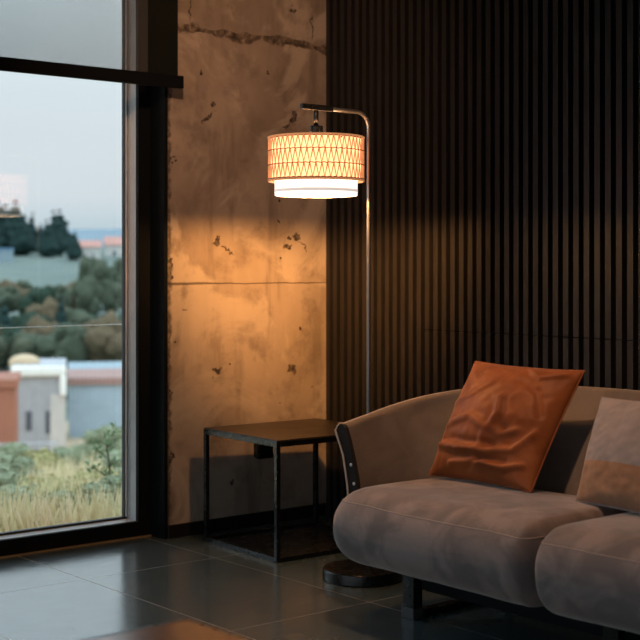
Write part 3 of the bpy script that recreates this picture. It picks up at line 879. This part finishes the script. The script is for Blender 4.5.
M_CONIFER = mat_leaf('dark_conifer', [(0.020, 0.040, 0.040), (0.035, 0.065, 0.055)], .3)
M_OLIVE = mat_leaf('olive_foliage', [(0.050, 0.068, 0.048), (0.095, 0.112, 0.075), (0.15, 0.155, 0.11)], .4)
M_GREEN = mat_leaf('green_foliage', [(0.022, 0.042, 0.030), (0.050, 0.080, 0.052)], .4)
M_AUT = mat_leaf('brown_foliage', [(0.10, 0.075, 0.045), (0.15, 0.115, 0.07), (0.06, 0.07, 0.045)], .4)
M_GREY = mat_leaf('grey_green_shrub', [(0.15, 0.18, 0.11), (0.32, 0.34, 0.22)], 2)
M_YEL = mat_leaf('yellow_green_shrub', [(0.22, 0.22, 0.09), (0.40, 0.35, 0.17)], 2)
M_BARK = plain('bark', (0.09, 0.07, 0.05), 0.9, scale=5)
def crown_bm(kind, seed, H):
    rnd = random.Random(seed); bm = bmesh.new()
    def blob(c, r, sq=1.0, sub=3):
        b = bmesh.new(); bmesh.ops.create_icosphere(b, subdivisions=sub, radius=1)
        for v in b.verts:
            q0 = v.co.copy() + Vector((seed, c[0] * 9, c[2] * 9)); n = 1 + .35 * noise.noise(q0 * 2.2) + .30 * noise.noise(q0 * 5.5)
            v.co = Vector((v.co.x * r * n, v.co.y * r * n, v.co.z * r * n * sq)) + Vector(c)
        me = bpy.data.meshes.new('t'); b.to_mesh(me); b.free(); bm.from_mesh(me); bpy.data.meshes.remove(me)
    if kind == 'conifer':
        for i in range(6):
            f = i / 5; z = H * (.2 + .68 * f); r = H * (.20 * (1 - f) + .035)
            blob((rnd.uniform(-.02, .02) * H, rnd.uniform(-.02, .02) * H, z), r, .8)
    elif kind == 'round':
        for i in range(15):
            a = rnd.uniform(0, 6.28); rr = rnd.uniform(.05, .33) * H; z = H * rnd.uniform(.4, .85)
            blob((rr * math.cos(a), rr * math.sin(a), z), H * rnd.uniform(.11, .19), .9)
        blob((0, 0, H * .62), H * .27)
    else:
        for i in range(12):
            a = rnd.uniform(0, 6.28); rr = rnd.uniform(.0, .45) * H; z = H * rnd.uniform(.25, .8) 
            blob((rr * math.cos(a), rr * math.sin(a), z), H * rnd.uniform(.14, .25), .9)
        # leaf cards give a ragged outline
        for i in range(260):
            a = rnd.uniform(0, 6.28); b_ = rnd.uniform(0, 1.5); rr = H * rnd.uniform(.45, .68)
            c = Vector((rr * math.cos(a) * math.cos(b_), rr * math.sin(a) * math.cos(b_), H * .35 + rr * math.sin(b_)))
            s = H * .045
            d1 = Vector((rnd.uniform(-1, 1), rnd.uniform(-1, 1), rnd.uniform(-1, 1))).normalized() * s; d2 = d1.orthogonal().normalized() * s * .5
            d3 = d1.cross(d2).normalized() * s * .12
            q = [bm.verts.new(c - d1 + d3 * 0), bm.verts.new(c + d2 + d3), bm.verts.new(c + d1), bm.verts.new(c - d2 - d3)]
            bm.faces.new(q)
    return bm
def proto(name, kind, mat, seed, label, cat, group):
    o = empty(name, (0, 0, 0), label=label, cat=cat, group=group)
    link('crown', crown_bm(kind, seed, 1.0), mat, o, smooth=kind != 'bush')
    bm = bmesh.new()
    if kind == 'bush':
        for k in range(5):
            a = k * 1.26; tube(bm, [(0, 0, -.05), (.15 * math.cos(a), .15 * math.sin(a), .3)], [.012, .006], 5)
        link('stem', bm, M_BARK, o)
    else:
        tube(bm, [(0, 0, -.08), (0, 0, .45)], [.035, .02], 6); link('trunk', bm, M_BARK, o)
    return o
def place(pr, first, p, H, z=None, wide=1.0, rz=0.0):
    if first: o = pr
    else:
        o = pr.copy(); COL.objects.link(o)
        for ch in pr.children:
            c = ch.copy(); COL.objects.link(c); c.parent = o
    o.location = (p.x, p.y, gz(p) if z is None else z); o.scale = (H * wide, H * wide, H); o.rotation_euler = (0, 0, rz)
    return o
rnd = random.Random(11)
ORD = ('first', 'second', 'third', 'fourth', 'fifth', 'sixth', 'seventh', 'eighth', 'ninth', 'tenth', 'eleventh', 'twelfth', 'thirteenth', 'fourteenth')
# ridge of dark conifers, upper left of the view
P1 = proto('conifer_tree', 'conifer', M_CONIFER, 3, 'dark evergreen in the row along the hill ridge outside', 'tree', 'ridge evergreens')
spots = [(-12, 380, 19, 1.5), (-2, 390, 18, 1.6), (7, 385, 16.5, 1.7), (16, 400, 18, 1.5), (24, 390, 13, 1.6), (32, 395, 14, 1.1), (40, 380, 11, 1.5), (47, 390, 12, 1.5), (54, 385, 15, 1.3),
         (60, 395, 15, 1.6), (67, 385, 9.5, 1.8), (75, 380, 9, 1.5), (-20, 400, 19, 1.5)]
spots.sort()
for i, (px, d, H, w) in enumerate(spots):
    top = (gz(far(px, d)) + H - CAM_H) / d          # keeps the ridge line while the trees stand staggered in depth
    d = d + (0, 15, 30, 45)[i % 4]
    H = top * d + CAM_H - gz(far(px, d))
    o = place(P1, i == 0, far(px, d), H, wide=w * .72, rz=i)
    o['label'] = 'dark evergreen on the hill ridge outside, %s from the left' % ORD[i]
# middle-distance woods
P2 = proto('broadleaf_tree', 'round', M_OLIVE, 7, 'olive green tree in the blurred woods below the grey field', 'tree', 'olive trees in the woods')
P3 = proto('broadleaf_tree', 'round', M_GREEN, 9, 'dark green tree in the blurred woods behind the houses', 'tree', 'green trees in the woods')
P4 = proto('broadleaf_tree', 'round', M_AUT, 5, 'brownish tree among the green woods at mid distance', 'tree', 'brownish trees in the woods')
cnt = {0: 0, 1: 0, 2: 0}
LBL = ('olive green tree', 'dark green tree', 'brownish tree')
for row, (d, ytop, n) in enumerate(((238, 279, 9), (207, 289, 10), (176, 306, 11), (150, 322, 12))):
    for k in range(n):
        px = -14 + (k + rnd.uniform(-.25, .25)) * 156 / (n - 1)
        t = rnd.choice((0, 0, 1, 2) if row < 2 else (0, 1, 0, 1, 1, 2))
        dd = d + (-10, 0, 10)[k % 3]; p = far(px, dd)
        yt = ytop + rnd.uniform(-9, 7)
        if row == 0 and px > 84: yt = 252 + rnd.uniform(-2, 8); t = 0
        if row == 1 and px > 84: yt = 272 + rnd.uniform(-2, 6); t = 0
        hh = CAM_H + (267 - yt) / FPX * dd - gz(p)
        o = place((P2, P3, P4)[t], cnt[t] == 0, p, hh, wide=rnd.uniform(.9, 1.12) if px < 84 or row > 1 else .62, rz=rnd.uniform(0, 6)); cnt[t] += 1
        where = ('in the farthest row of the woods', 'in the second farthest row of the woods', 'in the second nearest row of the woods', 'in the nearest row of the woods')[row]
        o['label'] = LBL[t] + ' ' + where + ', %s from the left' % ORD[k]
P5 = proto('cypress_tree', 'conifer', M_CONIFER, 12, 'narrow dark cypress standing in the woods at mid distance', 'tree', 'cypresses in the woods')
for i, (px, d, H, w) in enumerate(((4, 162, 9, .8), (61, 164, 9.5, .6), (102, 163, 8, .6))):
    o = place(P5, i == 0, far(px, d), H, wide=w); o['label'] = 'narrow dark cypress in the blurred woods, %s from the left' % ORD[i]

# houses: box walls, roof, windows as parts
def house(name, label, px0, px1, d, ytop, zdrop, wallm, roofm, deep=8, wins=(), roof='flat', extra=None):
    a = far(px0, d); b = far(px1, d)
    ax = LAT.copy(); bx = DIR.copy()
    zt = CAM_H + (267 - ytop) / FPX * d
    zb = gz((a + b) / 2) - zdrop
    L = (b - a).dot(LAT)
    o = empty(name, ((a.x + b.x) / 2, (a.y + b.y) / 2, zb), label=label, cat='house')
    def blk(s0, s1, t0, t1, z0, z1):
        bm = bmesh.new()
        vs = [bm.verts.new(a + ax * s + bx * t + Vector((0, 0, z))) for s in (s0, s1) for t in (t0, t1) for z in (z0, z1)]
        for q in ((0, 1, 3, 2), (4, 6, 7, 5), (0, 4, 5, 1), (2, 3, 7, 6), (0, 2, 6, 4), (1, 5, 7, 3)): bm.faces.new([vs[i] for i in q])
        return bm
    link('walls', blk(0, L, 0, deep, zb, zt), wallm, o)
    if roof == 'flat': link('roof', blk(-.15, L + .15, -.25, deep + .2, zt, zt + .5), roofm, o)
    else:
        bm = bmesh.new(); e = .5
        p = [a + ax * s + bx * t + Vector((0, 0, z)) for s, t, z in ((-e, -e, zt), (L + e, -e, zt), (L + e, deep + e, zt), (-e, deep + e, zt), (-e, deep / 2, zt + deep * .22), (L + e, deep / 2, zt + deep * .22))]
        v = [bm.verts.new(q) for q in p]
        for q in ((0, 1, 5, 4), (3, 4, 5, 2), (0, 4, 3), (1, 2, 5), (0, 3, 2, 1)): bm.faces.new([v[i] for i in q])
        link('roof', bm, roofm, o)
    for (s0, s1, z0, z1) in wins:
        link('window', blk(L * s0, L * s1, -.06, .02, zb + (zt - zb) * z0, zb + (zt - zb) * z1), M_WINDARK, o)
    if extra: extra(o, blk, L, zb, zt)
    return o
M_WINDARK = plain('dark_house_window', (0.10, 0.11, 0.13), 0.3)
M_HWHITE = plain('white_render', (0.42, 0.42, 0.44), 0.8, scale=1); M_HBLUE = plain('pale_blue_render', (0.36, 0.44, 0.50), 0.8, scale=1)
M_HRED = plain('orange_red_render', (0.34, 0.13, 0.08), 0.8, scale=1); M_ROOFPINK = plain('pink_roof_edge', (0.34, 0.20, 0.17), 0.8, scale=1)
M_TILE = plain('red_roof_tile', (0.50, 0.25, 0.20), 0.8, scale=.5); M_CREAM = plain('cream_render', (0.62, 0.58, 0.54), 0.8, scale=1)
M_REFL_ARCH = plain('bright_reflection_arch', (0.90, 0.88, 0.83), 0.6, scale=1); M_SAND = plain('sand_reflection_mound', (0.62, 0.46, 0.30), 0.9, scale=1)
M_BGREY = plain('blue_grey_roof', (0.27, 0.34, 0.38), 0.7, scale=1)
def white_extra(o, blk, L, zb, zt):  # added arch and mound stand in for a reflection in the window glass
    a0 = blk(-.3, L + .15, -.5, -.1, zt - .3, zt + .45)
    pa = link('reflection_arch', a0, M_REFL_ARCH, o, bevel=.18)
    link('reflection_arch_leg', blk(L - .3, L + .15, -.55, -.1, zt - 1.7, zt - .2), M_REFL_ARCH, o, bevel=.18)
    b = bmesh.new()
    bmesh.ops.create_icosphere(b, subdivisions=3, radius=1)
    c = (o.location + Vector((0, 0, 0))); 
    for v in b.verts: v.co = Vector((v.co.x * 1.1, v.co.y * 1.1, v.co.z * .6)) + Vector((c.x - .1, c.y + 2, zt + .55))
    link('reflection_mound', b, M_SAND, o, smooth=True)
    link('side_wall', blk(L * .72, L + .1, -.12, 0, zb, zt - 1.6), M_CREAM, o)
house('white_house', 'small white house with an added white arch standing for a glass reflection, outside at the left', 15, 64, 94, 372, 1.0, M_HWHITE, M_HWHITE, 6,
      ((.22, .34, .38, .58), (.62, .72, .34, .58)), 'flat', white_extra)
house('blue_house', 'long pale blue house with a pinkish roof edge right of the white one', 69, 190, 100, 385, 1.0, M_HBLUE, M_ROOFPINK, 9)
house('red_house', 'orange red house cut off by the left edge of the photo', -30, 15, 84, 388, 2.5, M_HRED, M_HRED, 6, ((.1, .22, .4, .6), (.4, .52, .4, .6)))
house('hill_house', 'house with a red tiled roof on the hill, left of the pair', 80, 100, 385, 247, 3, M_CREAM, M_TILE, 9, ((.2, .3, .3, .7), (.6, .7, .3, .7)), 'gable')
house('hill_house', 'larger house with a red tiled roof on the hill by the window frame', 106, 140, 410, 245, 3, M_CREAM, M_TILE, 12, ((.2, .3, .3, .7), (.5, .6, .3, .7)), 'gable')
house('low_shed', 'low blue roofed shed at the far left below the ridge trees', -15, 12, 360, 250, 3, M_BGREY, plain('blue_roof', (.15, .28, .42), .6), 8)
house('flat_roofed_house', 'low grey house with a flat bluish roof behind the pale blue one', 70, 180, 118, 376, 1, M_BGREY, M_BGREY, 10)

# garden fence line in front of the white house
fn = empty('garden_fence', far(20, 80, gz(far(20, 80))), label='thin pale garden fence across the lots below the houses', cat='fence')
for k, px in enumerate((-20, -5, 10, 25, 40, 55)):
    p = far(px, 80); link('post', B(p.x - .06, p.x + .06, p.y - .06, p.y + .06, gz(p) - .3, gz(p) + 1.3), M_HWHITE, fn)
a, b = far(-20, 80), far(55, 80)
for dz in (1.2, .7):
    bm = bmesh.new(); tube(bm, [a + Vector((0, 0, gz(a) + dz)), b + Vector((0, 0, gz(b) + dz))], .07, 5); link('rail', bm, M_HWHITE, fn)

# near garden shrubs
P6 = proto('shrub', 'bush', M_GREY, 21, 'grey green shrub on the dry slope outside the window', 'shrub', 'grey green garden shrubs')
P7 = proto('shrub', 'bush', M_YEL, 22, 'yellowish shrub on the dry slope outside the window', 'shrub', 'yellowish garden shrubs')
c6 = c7 = 0
bands = (('closest to the window', ((-6, 9, .42, 0), (14, 8.4, .28, 0), (36, 8.8, .26, 1), (58, 8.2, .26, 0), (78, 8.6, .28, 1), (97, 8.3, .3, 0), (121, 8.6, .34, 0))),
         ('in the second band from the window', ((2, 13, .5, 0), (26, 11, .3, 1), (50, 12, .3, 1), (92, 12, .35, 1), (118, 13, .5, 0))),
         ('in the third band from the window', ((12, 19, .6, 0), (38, 17, .5, 1), (64, 18, .5, 0))),
         ('just below the houses', ((4, 44, .7, 0), (24, 48, .6, 1), (45, 40, .5, 1), (62, 36, .6, 0), (80, 40, .7, 0), (92, 34, .7, 0), (108, 30, .95, 0), (124, 34, 1.0, 0))))
for where, row in bands:
    for k, (px, d, H, t) in enumerate(row):
        if t == 0: o = place(P6, c6 == 0, far(px, d), H, wide=1.25, rz=c6); c6 += 1
        else: o = place(P7, c7 == 0, far(px, d), H, wide=1.25, rz=c7); c7 += 1
        o['label'] = ('grey green', 'yellowish')[t] + ' shrub outside, ' + where + ', %s from the left' % ORD[k]
# slender leafy sapling at the right
sp = far(107, 8.6); sz = gz(sp)
sap = empty('sapling', (sp.x, sp.y, sz), label='slender leafy sapling outside near the right side of the window', cat='sapling')
bm = bmesh.new(); rn = random.Random(3); tips = []
tube(bm, [(sp.x, sp.y, sz - .1), (sp.x + .02, sp.y, sz + .4), (sp.x - .02, sp.y, sz + .62)], [.010, .007, .004], 6)
for k in range(9):
    z = sz + .12 + k * .055; a = k * 2.4; L = .16 - k * .008
    e_ = (sp.x + L * math.cos(a), sp.y + L * math.sin(a), z + .07); tube(bm, [(sp.x, sp.y, z), e_], [.004, .002], 5); tips.append(((sp.x, sp.y, z), e_))
link('stem', bm, M_BARK, sap)
bm = bmesh.new()
for (s0, e_) in tips:
    for k in range(16):
        c = Vector(s0).lerp(Vector(e_), rn.uniform(.2, 1.15)) + Vector((rn.uniform(-.03, .03), rn.uniform(-.03, .03), rn.uniform(-.02, .04)))
        d1 = Vector((rn.uniform(-1, 1), rn.uniform(-1, 1), rn.uniform(-.5, 1))).normalized() * .022; d2 = d1.orthogonal().normalized() * .011
        q = [bm.verts.new(c - d1), bm.verts.new(c + d2), bm.verts.new(c + d1), bm.verts.new(c - d2)]; bm.faces.new(q)
link('leaves', bm, mat_leaf('sapling_leaf', [(0.08, 0.13, 0.06), (0.15, 0.20, 0.10)], 5), sap)
# dry grass
bm = bmesh.new(); rn = random.Random(8)
for k in range(5200):
    d = 7 + 22 * rn.random() ** 1.8; px = rn.uniform(-40, 150)
    p = far(px, d); z = gz(p) + noise.noise(Vector((p.x * .08, p.y * .08, 0))) * min(2.0, d * .012)
    h = rn.uniform(.10, .26) * (1 + d * .03); a = rn.uniform(0, 3.14); w = .008 * (1 + d * .06)
    dx, dy = math.cos(a) * w, math.sin(a) * w; lx, ly = rn.uniform(-.1, .1) * 1.2, rn.uniform(-.1, .1)
    v = [bm.verts.new((p.x - dx, p.y - dy, z - .03)), bm.verts.new((p.x + dx, p.y + dy, z - .03)), bm.verts.new((p.x + lx, p.y + ly, z + h))]
    bm.faces.new(v)
g = link('dry_grass', bm, mat_leaf('dry_blades', [(0.42, 0.42, 0.22), (0.66, 0.58, 0.36), (0.80, 0.63, 0.47)], 1.2))
tag(g, 'dry yellow grass covering the slope just outside the window', 'grass', kind='stuff')
# taut safety cable outside the glass
bm = bmesh.new(); tube(bm, [(1.0, 5.02, .865), (3.10, 5.02, .865)], .0022, 8)
bm2 = None
cb = empty('safety_cable', (2.05, 5.02, .865), label='thin pale horizontal safety cable just outside the window glass', cat='cable')
link('cable', bm, plain('pale_cable', (.6, .63, .62), .5), cb)
for x in (1.0, 3.08): link('bracket', B(x, x + .02, 4.95, 5.03, .85, .88), M_ALU, cb)
